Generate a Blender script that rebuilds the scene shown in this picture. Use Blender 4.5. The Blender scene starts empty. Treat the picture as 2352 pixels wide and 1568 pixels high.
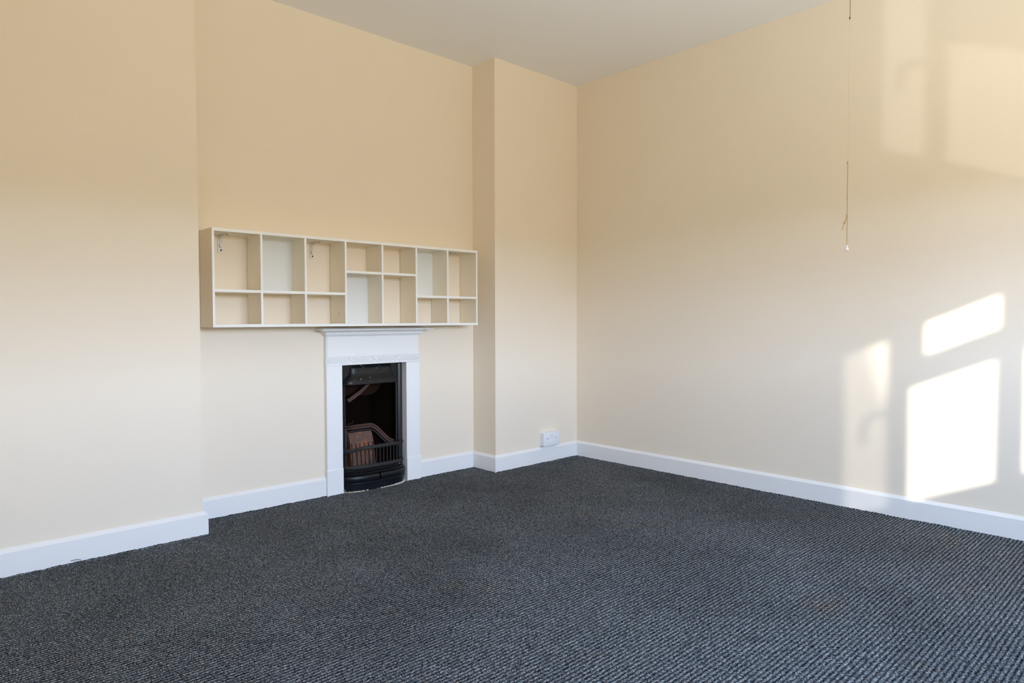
import bpy, bmesh, math, random
from mathutils import Vector, Matrix

random.seed(7)
SC = bpy.context.scene
COL = SC.collection

# ------------------------------------------------------------------ room numbers (metres)
H = 2.5
XS, D = -0.7467, 0.2087          # pier corner, recess wall plane
XL, YL = -2.4653, -0.0164        # left projection corner and plane
XW = -3.80                        # far left wall
YR = -3.84                       # window wall
BT, BH, BL = 0.0164, 0.1027, 0.0908   # skirting thickness, height, lip height
XC = -1.4725                     # fireplace centre

# ------------------------------------------------------------------ node helpers
def newmat(name):
    m = bpy.data.materials.new(name); m.use_nodes = True
    nt = m.node_tree; b = nt.nodes['Principled BSDF']
    return m, nt, b

def N(nt, t, **kw):
    n = nt.nodes.new(t)
    for k, v in kw.items():
        setattr(n, k, v)
    return n

def mathn(nt, op, a, b=None, c=None):
    n = nt.nodes.new('ShaderNodeMath'); n.operation = op
    for i, v in enumerate((a, b, c)):
        if v is None: continue
        if isinstance(v, (int, float)): n.inputs[i].default_value = v
        else: nt.links.new(v, n.inputs[i])
    return n.outputs[0]

def mixc(nt, fac, a, b, mode='MIX'):
    n = nt.nodes.new('ShaderNodeMix'); n.data_type = 'RGBA'; n.blend_type = mode
    for idx, v in ((0, fac), (6, a), (7, b)):
        if isinstance(v, (int, float)): n.inputs[idx].default_value = v
        elif isinstance(v, tuple): n.inputs[idx].default_value = (*v, 1)
        else: nt.links.new(v, n.inputs[idx])
    return n.outputs[2]

def noise(nt, vec, scale, detail=2.0, rough=0.5):
    n = nt.nodes.new('ShaderNodeTexNoise'); n.inputs['Scale'].default_value = scale
    n.inputs['Detail'].default_value = detail; n.inputs['Roughness'].default_value = rough
    if vec is not None: nt.links.new(vec, n.inputs['Vector'])
    return n

def ramp(nt, fac, stops):
    n = nt.nodes.new('ShaderNodeValToRGB')
    e = n.color_ramp.elements
    while len(e) < len(stops): e.new(0.5)
    for el, (p, c) in zip(e, stops):
        el.position = p; el.color = (*c, 1) if len(c) == 3 else c
    nt.links.new(fac, n.inputs[0])
    return n.outputs[0]

def paint(name, col, rough=0.6, spec=0.3, nscale=30, bump=0.05, var=0.03, bdist=0.002):
    m, nt, b = newmat(name)
    tc = N(nt, 'ShaderNodeTexCoord')
    n1 = noise(nt, tc.outputs['Object'], nscale, 4)
    n2 = noise(nt, tc.outputs['Object'], 2.3, 3)
    lo = tuple(c * (1 - var) for c in col); hi = tuple(min(1, c * (1 + var)) for c in col)
    c = mixc(nt, n2.outputs[0], lo, hi)
    nt.links.new(c, b.inputs['Base Color'])
    b.inputs['Roughness'].default_value = rough
    b.inputs['Specular IOR Level'].default_value = spec
    bp = N(nt, 'ShaderNodeBump'); bp.inputs['Strength'].default_value = bump; bp.inputs['Distance'].default_value = bdist
    nt.links.new(n1.outputs[0], bp.inputs['Height']); nt.links.new(bp.outputs[0], b.inputs['Normal'])
    return m

WALLC = (0.83, 0.731, 0.588)
M = {}
M['wall'] = paint('cream_wall_paint', WALLC, 0.62, 0.25, 55, 0.12, 0.015, 0.0015)
M['ceil'] = paint('ceiling_paint', (0.86, 0.875, 0.89), 0.8, 0.1, 40, 0.05, 0.01)
M['trim'] = paint('white_gloss_paint', (0.82, 0.825, 0.815), 0.38, 0.4, 60, 0.16, 0.02, 0.002)
M['sur'] = paint('white_surround_paint', (0.84, 0.845, 0.835), 0.36, 0.4, 45, 0.2, 0.02, 0.002)
M['board'] = paint('cream_melamine', (0.85, 0.78, 0.645), 0.5, 0.3, 80, 0.04, 0.03)
M['edge'] = paint('white_edging', (0.88, 0.88, 0.85), 0.45, 0.3, 60, 0.05, 0.04)
M['white'] = paint('white_back_board', (0.74, 0.76, 0.75), 0.5, 0.3, 60, 0.03, 0.02)
M['plastic'] = paint('white_plastic', (0.80, 0.82, 0.84), 0.3, 0.45, 40, 0.02, 0.02)
M['dark'] = paint('dark_recess', (0.012, 0.012, 0.013), 0.7, 0.1)
M['iron'] = paint('black_lead_iron', (0.004, 0.005, 0.0065), 0.30, 0.22, 170, 0.35, 0.3, 0.002)
M['grate'] = paint('worn_grate_iron', (0.017, 0.0155, 0.0155), 0.55, 0.15, 140, 0.3, 0.3, 0.002)
M['gloss'] = paint('glossy_black_iron', (0.006, 0.007, 0.010), 0.24, 0.9, 130, 0.10, 0.3, 0.0012)
M['soot'] = paint('sooty_firebox', (0.0045, 0.0024, 0.0017), 0.9, 0.0, 60, 0.4, 0.4, 0.003)
M['throat'] = paint('rusty_throat', (0.013, 0.006, 0.0035), 0.9, 0.02, 60, 0.4, 0.4, 0.003)
M['rust'] = paint('rusty_iron', (0.055, 0.024, 0.018), 0.6, 0.2, 120, 0.3, 0.3, 0.002)
M['metal'] = paint('galvanised_bracket', (0.72, 0.70, 0.63), 0.4, 0.5, 90, 0.1, 0.1)
M['twine'] = paint('tan_cord', (0.46, 0.32, 0.16), 0.8, 0.1, 300, 0.3, 0.15)
M['thread'] = paint('pale_thread', (0.60, 0.52, 0.40), 0.8, 0.1, 300, 0.1, 0.1)
M['dcord'] = paint('dark_cord', (0.14, 0.11, 0.06), 0.8, 0.1, 300, 0.3, 0.15)
M['mortar'] = paint('mortar_filler', (0.50, 0.46, 0.38), 0.9, 0.1, 90, 0.5, 0.3, 0.004)
M['fibre'] = paint('navy_fibre', (0.02, 0.03, 0.04), 0.9, 0.05)

def hood_mat():
    m, nt, b = newmat('paint_flecked_iron')
    tc = N(nt, 'ShaderNodeTexCoord')
    v = N(nt, 'ShaderNodeTexVoronoi'); v.inputs['Scale'].default_value = 62
    nt.links.new(tc.outputs['Object'], v.inputs['Vector'])
    sep = N(nt, 'ShaderNodeSeparateColor'); nt.links.new(v.outputs['Color'], sep.inputs[0])
    near = mathn(nt, 'LESS_THAN', v.outputs['Distance'], 0.16)
    pick = mathn(nt, 'GREATER_THAN', sep.outputs[0], 0.62)
    f = mathn(nt, 'MULTIPLY', near, pick)
    n1 = noise(nt, tc.outputs['Object'], 18, 3)
    base = mixc(nt, n1.outputs[0], (0.003, 0.004, 0.005), (0.009, 0.008, 0.007))
    nt.links.new(mixc(nt, f, base, (0.5, 0.5, 0.47)), b.inputs['Base Color'])
    b.inputs['Roughness'].default_value = 0.36; b.inputs['Specular IOR Level'].default_value = 0.2
    n2 = noise(nt, tc.outputs['Object'], 150, 3)
    bp = N(nt, 'ShaderNodeBump'); bp.inputs['Strength'].default_value = 0.25; bp.inputs['Distance'].default_value = 0.002
    nt.links.new(n2.outputs[0], bp.inputs['Height']); nt.links.new(bp.outputs[0], b.inputs['Normal'])
    return m
M['hood'] = hood_mat()

def brick_mat():
    m, nt, b = newmat('fireclay')
    tc = N(nt, 'ShaderNodeTexCoord')
    n1 = noise(nt, tc.outputs['Object'], 22, 5, 0.65)
    n2 = noise(nt, tc.outputs['Object'], 260, 2)
    c = ramp(nt, n1.outputs[0], [(0.35, (0.060, 0.030, 0.022)), (0.52, (0.13, 0.048, 0.026)), (0.64, (0.34, 0.085, 0.030))])
    c2 = mixc(nt, 0.5, c, mixc(nt, n2.outputs[0], (0.035, 0.026, 0.022), (0.13, 0.075, 0.055)))
    nt.links.new(c2, b.inputs['Base Color']); b.inputs['Roughness'].default_value = 0.9
    bp = N(nt, 'ShaderNodeBump'); bp.inputs['Strength'].default_value = 0.5; bp.inputs['Distance'].default_value = 0.003
    nt.links.new(n2.outputs[0], bp.inputs['Height']); nt.links.new(bp.outputs[0], b.inputs['Normal'])
    return m
M['brick'] = brick_mat()

def carpet_mat():
    m, nt, b = newmat('ribbed_cord_carpet')
    tc = N(nt, 'ShaderNodeTexCoord'); P = tc.outputs['Object']
    sep = N(nt, 'ShaderNodeSeparateXYZ'); nt.links.new(P, sep.inputs[0])
    wob = noise(nt, P, 5, 1)
    wob2 = noise(nt, P, 70, 1)
    y = mathn(nt, 'ADD', sep.outputs[1], mathn(nt, 'MULTIPLY', mathn(nt, 'SUBTRACT', wob.outputs[0], 0.5), 0.006))
    y = mathn(nt, 'ADD', y, mathn(nt, 'MULTIPLY', mathn(nt, 'SUBTRACT', wob2.outputs[0], 0.5), 0.007))
    RIB = 0.0138
    ph = mathn(nt, 'MULTIPLY', y, math.pi / RIB)
    ridge = mathn(nt, 'ABSOLUTE', mathn(nt, 'COSINE', ph))
    # loops along each rib, offset from rib to rib
    rid = mathn(nt, 'FLOOR', mathn(nt, 'ADD', mathn(nt, 'DIVIDE', y, RIB), 0.5))
    xo = mathn(nt, 'ADD', sep.outputs[0], mathn(nt, 'MULTIPLY', mathn(nt, 'SINE', mathn(nt, 'MULTIPLY', rid, 12.9)), 0.01))
    wx = noise(nt, P, 90, 1)
    xo = mathn(nt, 'ADD', xo, mathn(nt, 'MULTIPLY', wx.outputs[0], 0.012))
    loop = mathn(nt, 'ABSOLUTE', mathn(nt, 'SINE', mathn(nt, 'MULTIPLY', xo, math.pi / 0.0075)))
    vor = N(nt, 'ShaderNodeTexVoronoi'); vor.inputs['Scale'].default_value = 330; nt.links.new(P, vor.inputs['Vector'])
    vs = N(nt, 'ShaderNodeSeparateColor'); nt.links.new(vor.outputs['Color'], vs.inputs[0])
    mid = noise(nt, P, 140, 2, 0.7)
    hgt = mathn(nt, 'MULTIPLY', ridge, mathn(nt, 'ADD', 0.55, mathn(nt, 'MULTIPLY', loop, 0.45)))
    grain = mathn(nt, 'ADD', mathn(nt, 'MULTIPLY', hgt, 0.52), mathn(nt, 'MULTIPLY', vs.outputs[0], 0.52))
    grain = mathn(nt, 'ADD', grain, mathn(nt, 'MULTIPLY', mathn(nt, 'SUBTRACT', mid.outputs[0], 0.5), 0.9))
    tone = ramp(nt, grain, [(0.12, (0.0028, 0.0034, 0.0045)), (0.40, (0.0200, 0.0235, 0.0272)), (0.70, (0.088, 0.099, 0.105)), (0.95, (0.285, 0.308, 0.312))])
    hue = noise(nt, P, 120, 2, 0.7)
    tint = ramp(nt, hue.outputs[0], [(0.30, (0.70, 1.0, 1.16)), (0.44, (0.92, 1.0, 1.03)), (0.56, (1.10, 0.97, 1.06)), (0.70, (1.22, 1.02, 0.80))])
    c = mixc(nt, 1.0, tone, tint, 'MULTIPLY')
    # soiling: large soft patches, a few brown ones
    st = noise(nt, P, 1.4, 4, 0.6)
    dirt = ramp(nt, st.outputs[0], [(0.36, (0.78, 0.77, 0.75)), (0.58, (1.05, 1.05, 1.05))])
    c = mixc(nt, 1.0, c, dirt, 'MULTIPLY')
    st2 = noise(nt, P, 2.6, 5, 0.65)
    bf = ramp(nt, st2.outputs[0], [(0.60, (0, 0, 0)), (0.72, (0.8, 0.8, 0.8))])
    c = mixc(nt, bf, c, mixc(nt, 1.0, c, (1.15, 0.94, 0.72), 'MULTIPLY'))
    nt.nodes.remove(b)
    df = N(nt, 'ShaderNodeBsdfDiffuse'); nt.links.new(c, df.inputs['Color'])
    nt.links.new(df.outputs[0], nt.nodes['Material Output'].inputs[0])
    bp = N(nt, 'ShaderNodeBump'); bp.inputs['Strength'].default_value = 0.55; bp.inputs['Distance'].default_value = 0.003
    nt.links.new(hgt, bp.inputs['Height']); nt.links.new(bp.outputs[0], df.inputs['Normal'])
    return m
M['carpet'] = carpet_mat()

def glass_mat(name, col):
    m = bpy.data.materials.new(name); m.use_nodes = True; nt = m.node_tree; nt.nodes.clear()
    o = N(nt, 'ShaderNodeOutputMaterial'); t = N(nt, 'ShaderNodeBsdfTransparent'); t.inputs[0].default_value = (*col, 1)
    nt.links.new(t.outputs[0], o.inputs[0]); return m
M['glass'] = glass_mat('window_glass', (0.96, 0.97, 0.97))
M['sun_filter'] = glass_mat('unseen_sun_filter', (0.16, 0.155, 0.15))  # cuts the sun for the added sheet outdoors
M['sun_filter_clear'] = glass_mat('unseen_sun_filter_clear', (0.50, 0.49, 0.47))  # clearer zone of that sheet, shapes the brighter sliver of sun

# ------------------------------------------------------------------ mesh helpers
class MB:
    def __init__(s): s.bm = bmesh.new()
    def face(s, pts, mi=0):
        f = s.bm.faces.new([s.bm.verts.new(p) for p in pts]); f.material_index = mi; return f
    def box(s, x0, x1, y0, y1, z0, z1, bev=0.0, seg=1, front=None):
        t = bmesh.new()
        bmesh.ops.create_cube(t, size=1)
        for v in t.verts:
            v.co = ((x0 + x1) / 2 + v.co.x * (x1 - x0), (y0 + y1) / 2 + v.co.y * (y1 - y0), (z0 + z1) / 2 + v.co.z * (z1 - z0))
        if bev: bmesh.ops.bevel(t, geom=t.edges[:], offset=bev, segments=seg, profile=0.5, affect='EDGES')
        t.normal_update()
        if front is not None:
            for f in t.faces:
                if f.normal.y < -0.6: f.material_index = front
        s.merge(t); return s
    def merge(s, t, mat=None):
        me = bpy.data.meshes.new('tmp'); t.to_mesh(me); t.free()
        if mat is not None: me.transform(mat)
        s.bm.from_mesh(me); bpy.data.meshes.remove(me)
    def sweep(s, prof, path, closed=False, caps=True, up=(0, 0, 1), mi=0):
        # prof: list of (outward, up); path: 3-D points in a plan curve; outward = right-hand normal of the path in plan
        n = len(path); rows = []
        for i, p in enumerate(path):
            p = Vector(p)
            a = Vector(path[(i - 1) % n]) if (closed or i > 0) else p
            c = Vector(path[(i + 1) % n]) if (closed or i < n - 1) else p
            d1 = (p - a); d2 = (c - p); d1.z = d2.z = 0
            d1 = d1.normalized() if d1.length > 1e-9 else d2.normalized()
            d2 = d2.normalized() if d2.length > 1e-9 else d1
            n1 = Vector((d1.y, -d1.x, 0)); n2 = Vector((d2.y, -d2.x, 0))
            m = (n1 + n2); m = m.normalized() if m.length > 1e-6 else n1
            k = 1 / max(0.35, m.dot(n1))
            rows.append([s.bm.verts.new(p + m * (o * k) + Vector((0, 0, u))) for o, u in prof])
        R = n if closed else n - 1
        K = len(prof)
        for i in range(R):
            A, B = rows[i], rows[(i + 1) % n]
            for j in range(K):
                try:
                    f = s.bm.faces.new((A[j], A[(j + 1) % K], B[(j + 1) % K], B[j])); f.material_index = mi
                except ValueError: pass
        if caps and not closed:
            s.bm.faces.new(rows[0]); s.bm.faces.new(rows[-1][::-1])
        return s
    def tube(s, path, r, seg=8, caps=True):
        path = [Vector(p) for p in path]; n = len(path); rows = []
        rr = r if isinstance(r, (list, tuple)) else [r] * n
        prev = None
        for i, p in enumerate(path):
            d = (path[min(i + 1, n - 1)] - path[max(i - 1, 0)]).normalized()
            if prev is None:
                a = d.orthogonal().normalized()
            else:
                a = (prev - d * prev.dot(d)); a = a.normalized() if a.length > 1e-6 else d.orthogonal().normalized()
            prev = a; b = d.cross(a)
            rows.append([s.bm.verts.new(p + (a * math.cos(t) + b * math.sin(t)) * rr[i]) for t in [2 * math.pi * k / seg for k in range(seg)]])
        for A, B in zip(rows, rows[1:]):
            for j in range(seg):
                s.bm.faces.new((A[j], A[(j + 1) % seg], B[(j + 1) % seg], B[j]))
        if caps:
            s.bm.faces.new(rows[0][::-1]); s.bm.faces.new(rows[-1])
        return s
    def prism(s, poly, axis, a, b, mi=0):
        # extrude polygon given as 2-D points along axis 'x','y' or 'z'
        def P(p, t):
            return {'x': (t, p[0], p[1]), 'y': (p[0], t, p[1]), 'z': (p[0], p[1], t)}[axis]
        A = [s.bm.verts.new(P(p, a)) for p in poly]; B = [s.bm.verts.new(P(p, b)) for p in poly]
        n = len(poly)
        for i in range(n):
            f = s.bm.faces.new((A[i], A[(i + 1) % n], B[(i + 1) % n], B[i])); f.material_index = mi
        s.bm.faces.new(A[::-1]).material_index = mi; s.bm.faces.new(B).material_index = mi
        return s
    def grid(s, fn, nu, nv):
        V = [[s.bm.verts.new(fn(i / nu, j / nv)) for i in range(nu + 1)] for j in range(nv + 1)]
        for j in range(nv):
            for i in range(nu):
                s.bm.faces.new((V[j][i], V[j][i + 1], V[j + 1][i + 1], V[j + 1][i]))
        return s
    def blob(s, c, r, sub=2, jit=0.0, scale=(1, 1, 1)):
        t = bmesh.new(); bmesh.ops.create_icosphere(t, subdivisions=sub, radius=1)
        for v in t.verts:
            k = r * (1 + random.uniform(-jit, jit))
            v.co = Vector((c[0] + v.co.x * k * scale[0], c[1] + v.co.y * k * scale[1], c[2] + v.co.z * k * scale[2]))
        s.merge(t); return s
    def build(s, name, mats, parent=None, smooth=False, keep_normals=False):
        if not keep_normals: bmesh.ops.recalc_face_normals(s.bm, faces=s.bm.faces[:])
        me = bpy.data.meshes.new(name); s.bm.to_mesh(me); s.bm.free()
        for m in (mats if isinstance(mats, (list, tuple)) else [mats]): me.materials.append(M[m])
        if smooth:
            for p in me.polygons: p.use_smooth = True
            if smooth != 'all':
                try: me.set_sharp_from_angle(angle=math.radians(38))
                except Exception: pass
        o = bpy.data.objects.new(name, me); COL.objects.link(o)
        if parent is not None:
            o.parent = parent
            w = Vector(); q = parent
            while q is not None: w += q.location; q = q.parent
            me.transform(Matrix.Translation(-w))
        return o

def struct(o): o['kind'] = 'structure'; return o

def thing(name, loc, label, cat, group=None):
    o = bpy.data.objects.new(name, None); COL.objects.link(o); o.location = loc
    o.empty_display_size = 0.05
    o['label'] = label; o['category'] = cat
    if group: o['group'] = group
    return o

def dup(o, parent=None, off=(0, 0, 0)):
    c = o.copy(); COL.objects.link(c)
    if parent is not None: c.parent = parent
    c.location = o.location + Vector(off)
    for ch in o.children:
        dup(ch, c)
    return c

# ------------------------------------------------------------------ room shell
mb = MB()
# carpet: a plane with a scuffed, upturned edge where it meets the skirting
mb.box(XW - 0.1, 0.1, YR - 0.1, 0.30, -0.06, 0.0)
edge_path = [(XW, YL - BT), (XL + BT, YL - BT), (XL + BT, D - BT), (XC - 0.297, D - BT), (XC - 0.297, 0.183), (XC - 0.205, 0.183)]
edge_path2 = [(XC + 0.205, 0.183), (XC + 0.297, 0.183), (XC + 0.297, D - BT), (XS - BT, D - BT), (XS - BT, -BT), (-BT, -BT), (-BT, YR)]
for path in (edge_path, edge_path2):
    for (ax, ay), (bx, by) in zip(path, path[1:]):
        L = math.hypot(bx - ax, by - ay); n = max(2, int(L / 0.0035))
        tx, ty = (bx - ax) / L, (by - ay) / L; nx, ny = ty, -tx
        ups = []; dn = []
        hh = 0.004
        for i in range(n + 1):
            t = L * i / n
            hh = 0.86 * hh + 0.14 * random.uniform(0.0, 0.0085)
            z = max(0.0008, hh + random.uniform(-0.0011, 0.0013))
            ups.append(mb.bm.verts.new((ax + tx * t + nx * 0.001, ay + ty * t + ny * 0.001, z)))
            dn.append(mb.bm.verts.new((ax + tx * t + nx * 0.012, ay + ty * t + ny * 0.012, 0.0)))
        for i in range(n):
            mb.bm.faces.new((dn[i], dn[i + 1], ups[i + 1], ups[i]))
struct(mb.build('floor', 'carpet'))

struct(MB().box(XW - 0.1, 0.1, YR - 0.1, 0.60, H, H + 0.1).build('ceiling', 'ceil'))
struct(MB().box(0.0, 0.1, YR - 0.05, 0.60, -0.05, H).build('wall_right', 'wall'))
struct(MB().box(XW - 0.1, XW, YR - 0.05, 0.60, -0.05, H).build('wall_left', 'wall'))
struct(MB().box(XW, XL, YL, 0.60, -0.05, H).build('wall_back_left', 'wall'))
struct(MB().box(XS, 0.0, 0.0, 0.60, -0.05, H).build('wall_back_right', 'wall'))
HO = 0.228  # half width of the hole for the fire
mb = MB().box(XL, XC - HO, D, 0.60, -0.05, H).box(XC + HO, XS, D, 0.60, -0.05, H).box(XC - HO, XC + HO, D, 0.60, 0.715, H)
mb.box(XC - HO, XC + HO, 0.52, 0.60, -0.05, 0.715)
struct(mb.build('wall_back', 'wall'))

# window wall (behind the camera) with its opening
WX0, WX1, WZ0, WZ1 = -2.84, -0.96, 0.82, 1.79
mb = MB()
mb.box(XW - 0.1, WX0, YR - 0.045, YR, -0.05, H).box(WX1, 0.1, YR - 0.045, YR, -0.05, H)
mb.box(WX0, WX1, YR - 0.045, YR, -0.05, WZ0).box(WX0, WX1, YR - 0.045, YR, WZ1, H)
struct(mb.build('wall_front', 'wall'))

panes = [(-2.747, -2.483, 0.895, 1.694), (-2.366, -1.934, 0.903, 1.427), (-2.290, -1.917, 1.556, 1.702),
         (-1.810, -1.420, 0.905, 1.434), (-1.780, -1.440, 1.556, 1.702), (-1.320, -1.050, 0.895, 1.694)]
def rect_frame(mb, holes, x0, x1, z0, z1, y0, y1):
    xs = sorted({x0, x1, *[h[0] for h in holes], *[h[1] for h in holes]})
    zs = sorted({z0, z1, *[h[2] for h in holes], *[h[3] for h in holes]})
    for i in range(len(xs) - 1):
        for j in range(len(zs) - 1):
            cx, cz = (xs[i] + xs[i + 1]) / 2, (zs[j] + zs[j + 1]) / 2
            if any(h[0] < cx < h[1] and h[2] < cz < h[3] for h in holes): continue
            mb.box(xs[i], xs[i + 1], y0, y1, zs[j], zs[j + 1])
win = thing('window_1', ((WX0 + WX1) / 2, YR, WZ0), 'white framed window behind the viewpoint', 'window')
del win['label'], win['category']; struct(win)
mb = MB(); rect_frame(mb, panes, WX0 - 0.01, WX1 + 0.01, WZ0 - 0.01, WZ1 + 0.01, YR - 0.028, YR - 0.016)
mb.build('window_frame', 'trim', win)
for p in panes:
    MB().face([(p[0], YR - 0.022, p[2]), (p[1], YR - 0.022, p[2]), (p[1], YR - 0.022, p[3]), (p[0], YR - 0.022, p[3])])
    g = MB(); g.face([(p[0], YR - 0.022, p[2]), (p[1], YR - 0.022, p[2]), (p[1], YR - 0.022, p[3]), (p[0], YR - 0.022, p[3])])
    g.build('window_pane', 'glass', win)
hp = [(-2.470, YR - 0.015, 1.335), (-2.474, YR + 0.022, 1.335), (-2.515, YR + 0.030, 1.332), (-2.545, YR + 0.032, 1.318), (-2.556, YR + 0.032, 1.285), (-2.558, YR + 0.032, 1.20)]
MB().tube(hp, [0.012, 0.012, 0.012, 0.012, 0.012, 0.010]).build('window_handle', 'trim', win, smooth=True)
MB().box(WX0 - 0.05, WX1 + 0.05, YR - 0.01, YR + 0.10, WZ0 - 0.035, WZ0 - 0.005, 0.006).build('window_sill', 'trim', win)

# unseen filter sheet added outdoors to dim the casement's sun patch
g = MB(); ys = YR - 1.0
g.face([(-4.16, ys, 1.20), (-3.72, ys, 1.20), (-3.72, ys, 1.80), (-3.77, ys, 1.84), (-3.825, ys, 1.98), (-3.90, ys, 2.24), (-4.16, ys, 2.24)])
g.face([(-3.72, ys, 1.80), (-3.72, ys, 2.24), (-3.90, ys, 2.24), (-3.825, ys, 1.98), (-3.77, ys, 1.84)], 1)
struct(g.build('added_sun_filter', ['sun_filter', 'sun_filter_clear']))
struct(MB().box(-3.70, -2.70, ys - 0.02, ys, 1.09, 1.29).build('added_glint_blocker', 'wall'))  # unseen board, added to block the upward glint through the top panes

# skirting boards
prof = [(0, 0), (BT, 0), (BT, BL - 0.002), (BT - 0.0015, BL), (0.003, BH), (0, BH)]
def skirt(name, path):
    # the path runs along the wall so that the room lies on its right-hand side
    mb = MB().sweep(prof, [(x, y, 0.0) for x, y in path]); return struct(mb.build(name, 'trim'))
skirt('baseboard_back_left', [(XW, YL), (XL, YL), (XL, D - 0.0005)])
skirt('baseboard_back', [(XL + BT, D), (XC - 0.297, D)])
skirt('baseboard_back_center', [(XC + 0.297, D), (XS - BT, D)])
skirt('baseboard_back_right', [(XS, D - 0.0005), (XS, 0), (-BT, 0)])
skirt('baseboard_right', [(0, 0), (0, YR)])

# ------------------------------------------------------------------ fireplace
FP = thing('fireplace', (XC, D, 0), 'small white painted fireplace with black cast iron grate under the shelf unit', 'fireplace')
YF = 0.183
def X(h): return XC + h
# jambs
def jamb(sgn):
    a, b = sorted((X(sgn * 0.2045), X(sgn * 0.2965)))
    mb = MB().box(a, b, YF, D, 0.0, 0.689, 0.0018)
    # inner cheek that returns to the iron insert, with a rebate
    ca, cb = sorted((X(sgn * 0.2060), X(sgn * 0.2160)))
    mb.box(ca, cb, D - 0.012, 0.2335, 0.0, 0.689)
    j = mb.build('jamb', 'sur', FP)
    a, b = sorted((X(sgn * 0.2043), X(sgn * 0.2995)))
    p = MB(); p.prism([(D, 0), (YF - 0.0028, 0), (YF - 0.0028, 0.1335), (YF - 0.0003, 0.139), (D, 0.139)], 'x', a, b)
    p.build('plinth_block', 'sur', j)
    return j
jamb(-1); jamb(1)
# reeded band across the top of the opening
mb = MB()
mb.box(X(-0.298), X(0.298), YF + 0.0025, D, 0.6885, 0.7395, 0.0015)
for z0, z1, yo in ((0.7300, 0.7385, 0.0055), (0.6888, 0.6965, 0.004)):
    mb.box(X(-0.2985), X(0.2985), YF - yo, D, z0, z1, 0.002, 2)
for k, z in enumerate((0.7015, 0.7085, 0.7155, 0.7225)):
    xs = [-0.292, -0.165, -0.130, -0.018, 0.018, 0.130, 0.165, 0.292]
    for a, b in zip(xs[::2], xs[1::2]):
        mb.tube([(X(a), YF + 0.0025, z), (X(a + 0.004), YF + 0.0005, z), (X(b - 0.004), YF + 0.0005, z), (X(b), YF + 0.0025, z)], 0.0032, 8)
band = mb.build('reeded_band', 'sur', FP, smooth=True)
for cx in (-0.1475, 0.0, 0.1475):
    mb = MB()
    for s in (-1, 1):
        mb.tube([(X(cx - s * 0.017), YF + 0.001, 0.698), (X(cx), YF - 0.0012, 0.712), (X(cx + s * 0.017), YF + 0.001, 0.7275)], 0.0035, 8)
    mb.build('crossed_ribbon', 'sur', band, smooth=True)
# frieze
mb = MB().box(X(-0.292), X(0.290), YF, D, 0.7385, 0.862, 0.0015)
mb.box(X(-0.2965), X(-0.286), YF + 0.004, D, 0.7385, 0.850, 0.001)
mb.build('frieze', 'sur', FP)
# mantel shelf with bed moulding
def mprof(half, y_front): return [(-half, D), (-half, y_front), (half, y_front), (half, D)]
def mold(mb, prof_pts):
    rows = []
    for z, half, yf in prof_pts:
        rows.append([mb.bm.verts.new((X(a), b, z)) for a, b in mprof(half, yf)])
    for A, B in zip(rows, rows[1:]):
        for j in range(4): mb.bm.faces.new((A[j], A[(j + 1) % 4], B[(j + 1) % 4], B[j]))
    mb.bm.faces.new(rows[0]); mb.bm.faces.new(rows[-1][::-1])
mb = MB()
mold(mb, [(0.8435, 0.292, 0.182), (0.846, 0.296, 0.178), (0.849, 0.297, 0.1755), (0.8515, 0.298, 0.174), (0.852, 0.303, 0.169),
          (0.8555, 0.306, 0.166), (0.859, 0.307, 0.165), (0.861, 0.306, 0.166), (0.8625, 0.306, 0.166), (0.8675, 0.312, 0.159), (0.8735, 0.318, 0.150), (0.8755, 0.318, 0.150)])
mold(mb, [(0.8752, 0.346, 0.119), (0.8756, 0.3495, 0.1135), (0.8775, 0.351, 0.112), (0.8805, 0.351, 0.112), (0.8822, 0.3495, 0.1135), (0.8827, 0.346, 0.117),
          (0.8845, 0.344, 0.119), (0.8870, 0.339, 0.1245), (0.8890, 0.336, 0.128)])
mant = mb.build('mantel_shelf', 'sur', FP, smooth=True)
mb = MB()
for i in range(46):      # rope-like fluting under the mantel
    x = -0.27 + 0.54 * i / 45
    mb.tube([(X(x), 0.1635, 0.8645), (X(x + 0.006), 0.1525, 0.8738)], 0.0026, 6)
mb.build('fluted_moulding', 'sur', mant, smooth=True)

# black iron insert
mb = MB()
YI = 0.2335
rect = [(-0.2275, -0.165), (0.165, 0.2275)]
for a, b in rect: mb.box(X(a), X(b), YI, YI + 0.012, 0.0, 0.700, 0.001)
mb.box(X(-0.165), X(0.165), YI, YI + 0.012, 0.590, 0.700, 0.001)
ins = mb.build('insert_frame', 'iron', FP)
for s in (-1, 1):
    mb = MB()
    mb.grid(lambda u, v, s=s: (X(s * (0.190 + 0.0165 * math.cos(math.pi * (1 - u)))), YI - 0.0105 * math.sin(math.pi * u) ** 0.9, 0.06 + 0.62 * v), 14, 8)
    mb.build('side_moulding', 'gloss', ins, smooth='all')
    mb = MB().tube([(X(s * 0.1645), YI - 0.001, 0.10), (X(s * 0.1645), YI - 0.001, 0.592)], 0.0032, 8)
    mb.build('opening_bead', 'grate', ins, smooth=True)
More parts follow.
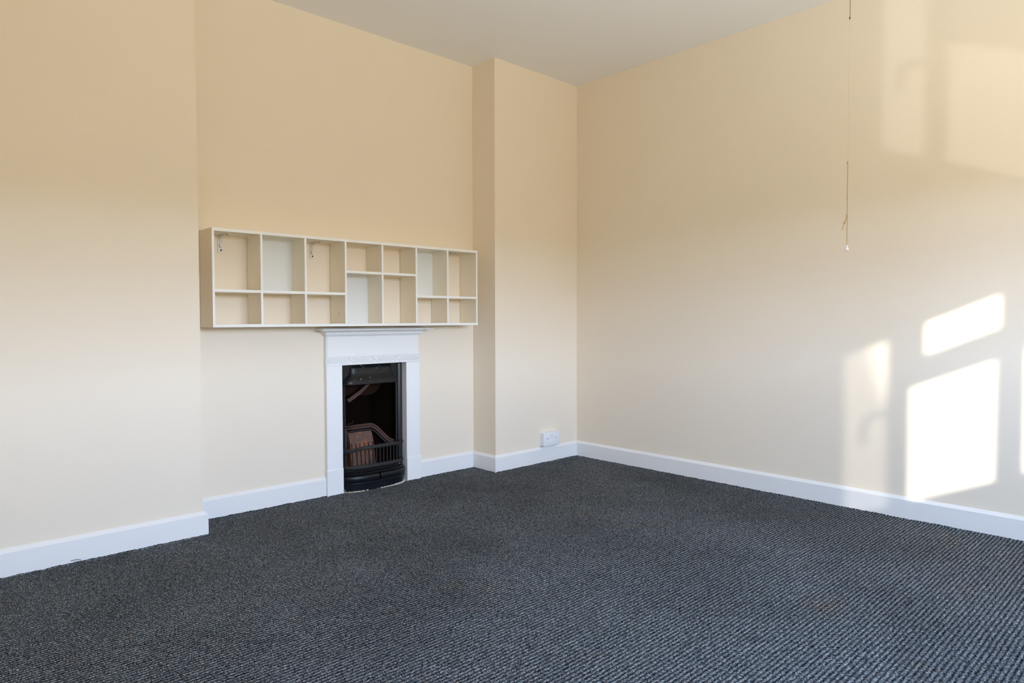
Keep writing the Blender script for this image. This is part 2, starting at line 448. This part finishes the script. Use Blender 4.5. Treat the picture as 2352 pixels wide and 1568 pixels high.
# hood
def lerp_tab(t, tab):
    for (a, x), (b, y) in zip(tab, tab[1:]):
        if t <= b: 
            k = (t - a) / (b - a); k = k * k * (3 - 2 * k); return x + (y - x) * k
    return tab[-1][1]
def hood(u, v):
    w = lerp_tab(v, [(0, 0.134), (0.35, 0.136), (0.95, 0.177), (1, 0.180)])
    yf = lerp_tab(v, [(0, 0.232), (0.25, 0.219), (0.45, 0.217), (0.92, 0.1985), (1, 0.1975)])
    s = 2 * u - 1
    return (X(w * s), yf + (YI + 0.002 - yf) * abs(s) ** 14, 0.689 - 0.109 * v)
mb = MB().grid(hood, 60, 24)
hd = mb.build('hood', 'hood', FP, smooth='all')
lip = [hood(i / 40, 1.0) for i in range(41)]
MB().tube(lip, 0.0028, 8).build('hood_lip', 'grate', hd, smooth=True)
# firebox: tapering sooty chamber
fx = [(-0.165, 0.242, 0.165), (-0.150, 0.30, 0.150), (-0.105, 0.42, 0.105)]
mb = MB()
def ring(h, y, z0, z1): return [(X(-h), y, z0), (X(h), y, z0), (X(h), y, z1), (X(-h), y, z1)]
R0 = [mb.bm.verts.new(p) for p in ring(0.167, 0.240, 0.03, 0.600)]
R1 = [mb.bm.verts.new(p) for p in ring(0.167, 0.285, 0.03, 0.660)]
R2 = [mb.bm.verts.new(p) for p in ring(0.105, 0.430, 0.03, 0.660)]
for A, B in ((R0, R1), (R1, R2)):
    for j in range(4): mb.bm.faces.new((A[j], A[(j + 1) % 4], B[(j + 1) % 4], B[j]))
mb.bm.faces.new(R2)
mb.build('firebox', 'soot', FP)
# curved throat plate seen at the top of the chamber
mb = MB()
def throat(u, v):
    x = -0.150 + 0.30 * u
    zb = 0.512 - 0.012 * math.sin(math.pi * u) + 0.09 * max(0, u - 0.70) / 0.3 * max(0, u - 0.70) / 0.3
    return (X(x), 0.330 + 0.01 * v, zb + (0.640 - zb) * v)
mb.grid(throat, 24, 6)
mb.build('throat_plate', 'throat', FP, smooth='all')
MB().prism([(X(-0.1340), 0.492), (X(-0.1190), 0.476), (X(-0.0450), 0.520), (X(0.0100), 0.566), (X(0.0150), 0.577), (X(0.0060), 0.579), (X(-0.0520), 0.538)], 'y', 0.262, 0.270).build('damper_lever', 'rust', FP)
# fireback with its raised stepped moulding: flat top, right end sweeping down to the grate
def fb_path(dn, k):
    pts = [(-0.122 + k, 0.320, 0.110), (-0.1215 + k, 0.320, 0.20), (-0.119 + k, 0.320, 0.332 - dn)]
    pts += [(-0.06, 0.322, 0.333 - dn), (0.0, 0.322, 0.333 - dn), (0.048 - dn * 0.2, 0.322, 0.333 - dn)]
    for t in [i / 14 for i in range(1, 15)]:
        s = t * t * (3 - 2 * t)
        pts.append((0.048 - dn * 0.25 + (0.122 - k * 0.9) * t, 0.322 - 0.062 * t, 0.333 - dn - (0.100 - dn * 0.25) * s))
    return [(X(a), b, c) for a, b, c in pts]
mb = MB()
pp = fb_path(0.0, 0.0)
back = [(p[0] - XC, p[2]) for p in pp]
mb.face([(X(-0.122), 0.334, 0.05), (X(0.16), 0.30, 0.05)] + [(p[0], p[1] + 0.012, p[2]) for p in pp[::-1]])
fbk = mb.build('fireback', 'soot', FP)
for dn, k, r, mat in ((0.0, 0.0, 0.0062, 'rust'), (0.0135, 0.007, 0.0075, 'rust'), (0.029, 0.014, 0.0048, 'grate')):
    mb = MB().tube(fb_path(dn, k), r, 8)
    mb.build('raised_moulding', mat, fbk, smooth=True)
# ribbed fireclay brick
mb = MB()
BX0, BX1 = -0.107, 0.047
zt, zb = 0.298, 0.100
def brick(u, v):
    x = BX0 + (BX1 - BX0) * u
    z = zb + (zt - zb) * v
    g = abs(((u - 0.055) * 5.6) % 1.0 - 0.5) * 2            # 1 at slot centres
    d = (1 - g) / 0.30
    top = 0.70 - 0.035 * (1 - math.sqrt(max(0.0, 1 - d * d)))
    y = 0.264 + 0.030 * v + (0.011 if (d < 1 and v < top) else 0.0)
    if v > 0.74: y += 0.012 * (v - 0.74) / 0.26
    return (X(x + 0.006 * v * (0.5 - u)), y, z)
mb.grid(brick, 150, 70)
mb.box(X(BX0 + 0.002), X(BX1 - 0.002), 0.300, 0.316, zb, zt - 0.004, 0.003)
mb.face([brick(1, 0), brick(1, 1), (X(BX1 - 0.003), 0.318, zt), (X(BX1), 0.318, zb)])
mb.face([brick(0, 0), (X(BX0), 0.318, zb), (X(BX0 + 0.003), 0.318, zt), brick(0, 1)])
mb.face([brick(0, 1), (X(BX0 + 0.003), 0.318, zt), (X(BX1 - 0.003), 0.318, zt), brick(1, 1)])
mb.build('firebrick', 'brick', FP, smooth=True)
# grate
def bow(hw, depth, yb, z, n=28, u0=-1.0, u1=1.0, p=3.2):
    out = []
    for i in range(n + 1):
        u = u0 + (u1 - u0) * i / n
        # ease sampling toward the rounded ends
        uu = math.copysign(1 - (1 - abs(u)) ** 1.7, u) if u0 == -1 and u1 == 1 else u
        out.append((X(hw * uu), yb - depth * (1 - abs(uu) ** p) ** (1 / 2.0), z))
    return out
mb = MB().box(X(-0.160), X(0.160), 0.235, 0.330, 0.098, 0.106, 0.001)
gr = mb.build('grate', 'grate', FP)
tp = [(-0.192, 0.226), (-0.184, 0.212), (-0.165, 0.196), (-0.140, 0.186), (-0.122, 0.178), (-0.110, 0.164), (-0.100, 0.160), (0.0, 0.158), (0.100, 0.160), (0.112, 0.163), (0.126, 0.178), (0.140, 0.190), (0.165, 0.198), (0.180, 0.206), (0.188, 0.213)]
tz = [0.222, 0.222, 0.2215, 0.222, 0.225, 0.232, 0.234, 0.235, 0.236, 0.236, 0.229, 0.226, 0.228, 0.231, 0.231]
rp = [(0, -0.0085), (0.0075, -0.009), (0.0095, -0.006), (0.0095, 0.003), (0.0055, 0.0090), (-0.0055, 0.0090), (-0.007, 0.006), (-0.007, -0.0075)]
MB().sweep(rp, [(X(a), b, z) for (a, b), z in zip(tp, tz)]).build('top_rail', 'grate', gr, smooth=True)
MB().sweep(rp, [(a, b, 0.1315) for a, b, _ in bow(0.186, 0.062, 0.222, 0)]).build('lower_rail', 'grate', gr, smooth=True)
bars = []
for i in range(14):
    x = -0.150 + 0.300 * i / 13
    yb = 0.222 - 0.060 * (1 - abs(x / 0.186) ** 3.2) ** 0.5
    o = None
    b = MB().box(X(x) - 0.0026, X(x) + 0.0026, yb - 0.002, yb + 0.004, 0.130, 0.226, 0.0012)
    bars.append(b.build('grate_bar', 'grate', gr))
# fluted ash lip, roll fronted base
mb = MB().sweep([(-0.05, 0.0), (0.004, 0.0), (0.0075, 0.004), (0.004, 0.0085), (-0.012, 0.013), (-0.05, 0.013)], bow(0.192, 0.070, 0.226, 0.090))
lipo = mb.build('ash_lip', 'iron', FP, smooth=True)
mb = MB()
for i in range(24):
    x = -0.150 + 0.300 * i / 23
    yb = 0.226 - 0.066 * (1 - abs(x / 0.192) ** 3.2) ** 0.5
    mb.tube([(X(x - 0.010), yb + 0.034, 0.105), (X(x + 0.004), yb + 0.010, 0.1045)], 0.0028, 6)
mb.build('ash_fluting', 'grate', lipo, smooth=True)
roll = []
for i in range(11):
    a = -math.pi / 2 + math.pi * i / 10
    roll.append((0.004 + 0.0085 * math.cos(a), 0.0185 + 0.0185 * math.sin(a)))
mb = MB()
mb.sweep([(-0.06, 0.0)] + roll + [(-0.06, 0.037)], bow(0.199, 0.074, 0.230, 0.050, 20, -1.0, -0.018))
mb.sweep([(-0.06, 0.0)] + roll + [(-0.06, 0.037)], bow(0.199, 0.074, 0.230, 0.050, 20, 0.030, 1.0))
bead = [(0.0055 + 0.003 * math.cos(t), 0.0035 + 0.0035 * math.sin(t)) for t in [-math.pi / 2 + math.pi * i / 6 for i in range(7)]]
mb.sweep([(-0.05, 0)] + bead + [(-0.05, 0.007)], bow(0.199, 0.074, 0.230, 0.042))
mb.sweep([(-0.06, 0), (0.001, 0.0), (0.002, 0.042), (-0.06, 0.042)], bow(0.199, 0.074, 0.230, 0.0))
mb.build('bowed_base', 'iron', FP, smooth=True)
# crumbly mortar line between base and carpet
mb = MB()
for i, p in enumerate(bow(0.202, 0.077, 0.230, 0.0, 150)):
    u = (p[0] - XC) / 0.202
    dens = 1.0 if u > 0.15 else (0.75 if u < -0.45 else 0.1)
    if random.random() > dens: continue
    r = random.uniform(0.0022, 0.0050) * (1.5 if u > 0.5 else 1)
    mb.blob((p[0] + random.uniform(-0.002, 0.002), p[1] - random.uniform(0, 0.003), random.uniform(0.0005, 0.003)), r, 1, 0.3, (1.2, 1, 0.9))
for (a, b) in ((-0.197, 0.024), (-0.196, 0.034), (-0.192, 0.020), (-0.188, 0.012), (-0.194, 0.045)):
    yb = 0.230 - 0.076 * (1 - min(1, abs(a / 0.199)) ** 3.2) ** 0.5
    mb.blob((X(a), yb - 0.001, b), 0.0035, 1, 0.3)
mb.build('mortar_edge', 'mortar', FP)['kind'] = 'stuff'

# scrap of wire lying on the fireback
tw = MB().tube([(X(-0.112), 0.312, 0.3405), (X(-0.098), 0.310, 0.350), (X(-0.086), 0.312, 0.346), (X(-0.080), 0.309, 0.356), (X(-0.074), 0.311, 0.348), (X(-0.070), 0.309, 0.368)], 0.0011, 5).build('wire_scrap', 'rust', smooth=True)
tw['label'] = 'bent rusty wire scrap lying on top of the fireback moulding'; tw['category'] = 'wire'

# ------------------------------------------------------------------ pigeon-hole shelf unit
YS0, YS1 = 0.050, D - 0.0040
ZT, ZB = 1.3435, 0.8985
SH = thing('shelf_unit', (-1.615, D, ZB), 'long cream open shelf unit with fourteen pigeon holes mounted above the fireplace', 'shelf')
SH.rotation_euler = (0, 0, 0)
cent = [-2.3815 + 0.2190 * i for i in range(8)]
TH, TV = 0.0140, 0.0105
def panel(name, x0, x1, y0, y1, z0, z1, parent=SH):
    return MB().box(x0, x1, y0, y1, z0, z1, 0.0006, 1, front=1).build(name, ['board', 'edge'], parent)
xa, xb = cent[0] - TV / 2, cent[-1] + TV / 2
panel('top_panel', xa, xb, YS0, YS1, ZT - TH, ZT)
panel('bottom_panel', xa - 0.001, xb + 0.002, YS0 - 0.001, YS1, ZB, ZB + TH)
for i, c in enumerate(cent):
    panel('side_panel' if i in (0, 7) else 'divider', c - TV / 2, c + TV / 2, YS0 + 0.0005, YS1, ZB + TH, ZT - TH)
ZLO, ZHI = 1.0640, 1.1780
shz = [ZLO, ZLO, ZLO, ZHI, ZHI, ZLO - 0.003, ZLO - 0.003]
for i, z in enumerate(shz):
    panel('shelf', cent[i] + TV / 2, cent[i + 1] - TV / 2, YS0 + 0.001, YS1, z - 0.0065, z + 0.0065)
def backp(i, z0, z1):
    o = MB().box(cent[i] + TV / 2, cent[i + 1] - TV / 2, YS1 - 0.012, YS1 - 0.003, z0, z1).build('back_panel', 'white', SH)
    o['label'] = 'white back board'
backp(1, ZLO + 0.0065, ZT - TH); backp(3, ZB + TH, ZHI - 0.0065); backp(5, ZLO + 0.0035, ZT - TH)
# knock in the side of the third divider
mb = MB()
for dy, dz in ((0, 0), (0.006, 0.006), (-0.004, 0.007), (0.010, 0.001), (0.003, -0.005)):
    mb.blob((cent[3] - TV / 2 - 0.0002, 0.118 + dy, 0.960 + dz), 0.0022, 1, 0.2, (0.3, 1, 1))
o = mb.build('chipped_patch', 'twine', SH)
# angle brackets: upright plate on the wall, foot under the top panel
def bracket(xc, zt, yw=D):
    w = 0.0105
    mb = MB()
    yb = yw - 0.0016
    mb.box(xc - w, xc + w, yb - 0.003, yb, zt - 0.082, zt - 0.0005, 0.0008)
    mb.box(xc - w, xc + w, yb - 0.082, yb, zt - 0.003, zt - 0.0005, 0.0008)
    mb.tube([(xc, yb - 0.070, zt - 0.0035), (xc, yb - 0.045, zt - 0.006), (xc, yb - 0.02, zt - 0.009), (xc, yb - 0.006, zt - 0.022), (xc, yb - 0.0045, zt - 0.045)], [0.003, 0.005, 0.0055, 0.005, 0.003], 8)
    b = mb.build('bracket', 'metal', SH, smooth=True)
    b['label'] = 'galvanised angle bracket'
    for z in (zt - 0.028, zt - 0.070):
        MB().blob((xc + 0.003, yb - 0.0040, z), 0.0042, 2, 0, (1, 0.35, 1)).build('screw', 'dark', b, smooth=True)
    for y in (yb - 0.078, yb - 0.040):
        MB().blob((xc + 0.004, y, zt - 0.0040), 0.0042, 2, 0, (1, 1, 0.35)).build('screw', 'dark', b, smooth=True)
    # crescent key-hole
    mb = MB()
    arc = [(xc + 0.001 + 0.0065 * math.cos(t), yb - 0.0034, zt - 0.051 + 0.0075 * math.sin(t)) for t in [math.radians(70 + 220 * i / 12) for i in range(13)]]
    mb.tube(arc, 0.0013, 5).build('key_slot', 'dark', b)
bracket(-2.2945, ZT - TH); bracket(-1.833, ZT - TH); bracket(-0.950, ZT - TH)

# ------------------------------------------------------------------ double socket
SK = thing('power_socket', (-0.289, 0.0, 0.153), 'white double wall socket with two switches just above the skirting', 'socket')
SX0, SX1, SZ0, SZ1 = -0.3625, -0.2155, 0.1105, 0.1975
MB().box(SX0 + 0.0015, SX1 - 0.0015, -0.030, 0.0, SZ0 + 0.001, SZ1 - 0.001, 0.002, 2).build('back_box', 'plastic', SK)
fp = MB().box(SX0, SX1, -0.039, -0.029, SZ0, SZ1, 0.0025, 3).build('face_plate', 'plastic', SK, smooth=True)
cz = (SZ0 + SZ1) / 2
YP = -0.0392
for s in (-1, 1):
    cx = (SX0 + SX1) / 2 + s * 0.0385
    MB().box(cx - 0.0021, cx + 0.0021, YP - 0.0004, YP + 0.002, cz + 0.000, cz + 0.0088).build('pin_slot', 'dark', fp)
    for t in (-1, 1):
        MB().box(cx + t * 0.0111 - 0.0032, cx + t * 0.0111 + 0.0032, YP - 0.0004, YP + 0.002, cz - 0.0235, cz - 0.0193).build('pin_slot', 'metal', fp)
    cxs = (SX0 + SX1) / 2 + s * 0.0095
    mb = MB(); mb.prism([(YP + 0.003, cz + 0.010), (YP - 0.0012, cz + 0.010), (YP - 0.0034, cz + 0.020), (YP - 0.0014, cz + 0.0295), (YP + 0.003, cz + 0.0295)], 'x', cxs - 0.0058, cxs + 0.0058)
    sw = mb.build('rocker_switch', 'plastic', fp)
    mb = MB(); rect_frame(mb, [(cxs - 0.0062, cxs + 0.0062, cz + 0.0096, cz + 0.030)], cxs - 0.0068, cxs + 0.0068, cz + 0.009, cz + 0.0306, YP - 0.00025, YP + 0.001)
    mb.build('switch_gap', 'metal', sw)
    x = (SX0 + SX1) / 2 + s * 0.0603
    MB().blob((x, YP + 0.0003, cz - 0.001), 0.0034, 2, 0, (1, 0.3, 1)).build('screw', 'metal', fp, smooth=True)

# ------------------------------------------------------------------ pull cord
CX, CY = -0.300, -1.8670
PC = thing('pull_cord', (CX, CY, H), 'knotted tan pull cord with white bell shaped end hanging before the right wall', 'cord')
def cz_(py): return 1.2474 + (570 - py) * 0.0019212
RX, RY = math.cos(0.75476), -math.sin(0.75476)     # sideways direction for the small offsets
def cp(py, off=0.0): return (CX + RX * off, CY + RY * off, cz_(py))
MB().tube([(CX, CY, H), cp(60, 0.0005), cp(0, 0), cp(40, 0)][:1] + [cp(40)], 0.0014, 6).build('upper_cord', 'dcord', PC, smooth=True)
MB().tube([cp(40), cp(130, -0.001), cp(260, -0.0015), cp(372, -0.001)], 0.0008, 6).build('thin_thread', 'thread', PC, smooth=True)
MB().tube([cp(370, -0.001), cp(453, -0.001), cp(497, 0), cp(530, 0), cp(563, -0.0005)], 0.0019, 8).build('lower_cord', 'twine', PC, smooth=True)
def knot(py, off, r, mat, n='knot'):
    mb = MB(); c = Vector(cp(py, off))
    mb.blob(c, r, 2, 0.12, (1, 1, 0.8)); mb.blob(c + Vector((0, 0, r * 0.9)), r * 0.75, 2, 0.1); mb.blob(c - Vector((0, 0, r * 0.9)), r * 0.7, 2, 0.1)
    mb.build(n, mat, PC, smooth='all')
knot(41, -0.001, 0.0042, 'dcord'); knot(45, -0.003, 0.0026, 'thread')
knot(372, -0.0035, 0.0032, 'twine'); knot(453, -0.003, 0.0026, 'twine'); knot(494, -0.002, 0.0045, 'twine')
lp = [cp(494, -0.002), cp(502, -0.0075), cp(508, -0.010), cp(511, -0.0125)]
lp2 = [cp(494, -0.002), cp(504, -0.0035), cp(509, -0.008), cp(511, -0.0125)]
mb = MB().tube(lp, 0.0014, 6).tube(lp2, 0.0014, 6).tube([cp(511, -0.0125), cp(518, -0.017), cp(525, -0.0205)], 0.0018, 6)
mb.blob(cp(511, -0.0128), 0.0045, 2, 0.15, (1, 1, 1.1)); mb.blob(cp(525, -0.0205), 0.0028, 2, 0.15)
mb.build('tied_loop', 'twine', PC, smooth=True)
# bell
mb = MB(); zt_ = cz_(562.5); prof_b = [(0.0022, 0), (0.0032, -0.0015), (0.0048, -0.010), (0.0075, -0.018), (0.0108, -0.0225), (0.0114, -0.0238), (0.0108, -0.0245), (0.003, -0.0225)]
rows = []
for r, z in prof_b:
    rows.append([mb.bm.verts.new((CX + r * math.cos(2 * math.pi * k / 24), CY + r * math.sin(2 * math.pi * k / 24), zt_ + z)) for k in range(24)])
for A, B in zip(rows, rows[1:]):
    for j in range(24): mb.bm.faces.new((A[j], A[(j + 1) % 24], B[(j + 1) % 24], B[j]))
mb.bm.faces.new(rows[0]); mb.bm.faces.new(rows[-1][::-1])
mb.build('bell_pull', 'plastic', PC, smooth=True)

# ------------------------------------------------------------------ loose carpet thread
lt = MB().tube([(-2.930, YL - BT - 0.006, 0.002), (-2.926, YL - BT - 0.006, 0.010), (-2.938, YL - BT - 0.008, 0.0145), (-2.952, YL - BT - 0.010, 0.0155), (-2.960, YL - BT - 0.011, 0.0160)], 0.0011, 5).build('loose_thread', 'fibre', smooth=True)
lt['label'] = 'dark loose carpet thread sticking up against the left skirting'; lt['category'] = 'thread'

# ------------------------------------------------------------------ light
w = bpy.data.worlds.new('World'); SC.world = w; w.use_nodes = True; nt = w.node_tree; nt.nodes.clear()
out = N(nt, 'ShaderNodeOutputWorld'); bg = N(nt, 'ShaderNodeBackground')
tc = N(nt, 'ShaderNodeTexCoord'); sp = N(nt, 'ShaderNodeSeparateXYZ'); nt.links.new(tc.outputs['Generated'], sp.inputs[0])
f = mathn(nt, 'MULTIPLY_ADD', sp.outputs[2], 0.5, 0.5)
K = 47.0
def k(c, s): return tuple(x * s * K / 10 for x in c)
sky = ramp(nt, f, [(0.0, k((1.0, 0.95, 0.84), 6.5)), (0.29, k((1.0, 0.95, 0.82), 6.2)), (0.38, k((1.0, 0.82, 0.52), 3.4)), (0.45, k((1.0, 0.80, 0.45), 2.5)), (0.525, k((1.0, 0.80, 0.44), 2.2)),
                   (0.54, k((0.82, 0.985, 1.26), 9.4)), (0.60, k((0.74, 0.95, 1.38), 7.8)), (0.72, k((0.58, 0.91, 1.50), 6.2)), (1.0, k((0.50, 0.85, 1.60), 5.0))])
nt.links.new(sky, bg.inputs[0]); bg.inputs[1].default_value = 1.0
nt.links.new(bg.outputs[0], out.inputs[0])
w.cycles.sampling_method = 'MANUAL'; w.cycles.sample_map_resolution = 512

def sun(name, d, strength, ang, col):
    l = bpy.data.lights.new(name, 'SUN'); l.energy = strength; l.angle = math.radians(ang); l.color = col
    o = bpy.data.objects.new(name, l); COL.objects.link(o)
    o.rotation_euler = Vector(d).to_track_quat('-Z', 'Y').to_euler(); o.location = (-8, -10, 5)
sun('low_winter_sun', (1.3, 1.0, -0.45), 8.0, 0.9, (1.0, 0.96, 0.90))
sun('sun_glint_from_below', (1.40, 1.0, 0.43), 0.52, 0.8, (1.0, 0.98, 0.98))
pl = bpy.data.lights.new('window_portal', 'AREA'); pl.shape = 'RECTANGLE'; pl.size = WX1 - WX0 + 0.06; pl.size_y = WZ1 - WZ0 + 0.06
pl.cycles.is_portal = True
po = bpy.data.objects.new('window_portal', pl); COL.objects.link(po)
po.location = ((WX0 + WX1) / 2, YR - 0.06, (WZ0 + WZ1) / 2); po.rotation_euler = Vector((0, 1, 0)).to_track_quat('-Z', 'Z').to_euler()

# ------------------------------------------------------------------ camera
yaw, pitch, roll, fpx = 0.75476, -0.03252, -0.00211, 1547.98
F = Vector((math.sin(yaw) * math.cos(pitch), math.cos(yaw) * math.cos(pitch), math.sin(pitch)))
Rt = Vector((math.cos(yaw), -math.sin(yaw), 0)); U = Rt.cross(F)
R2_ = Rt * math.cos(roll) + U * math.sin(roll); U2 = -Rt * math.sin(roll) + U * math.cos(roll)
cam = bpy.data.cameras.new('camera'); co = bpy.data.objects.new('camera', cam); COL.objects.link(co)
mt = Matrix((R2_, U2, -F)).transposed().to_4x4(); mt.translation = Vector((-3.47421, -3.04839, 0.931))
co.matrix_world = mt
cam.sensor_width = 36; cam.lens = fpx / 2352 * 36; cam.clip_start = 0.02
SC.camera = co
SC.view_settings.view_transform = 'Standard'; SC.view_settings.look = 'None'
SC.view_settings.exposure = -0.05; SC.view_settings.gamma = 1.15
SC.cycles.max_bounces = 10; SC.cycles.diffuse_bounces = 8
SC.cycles.sample_clamp_indirect = 6
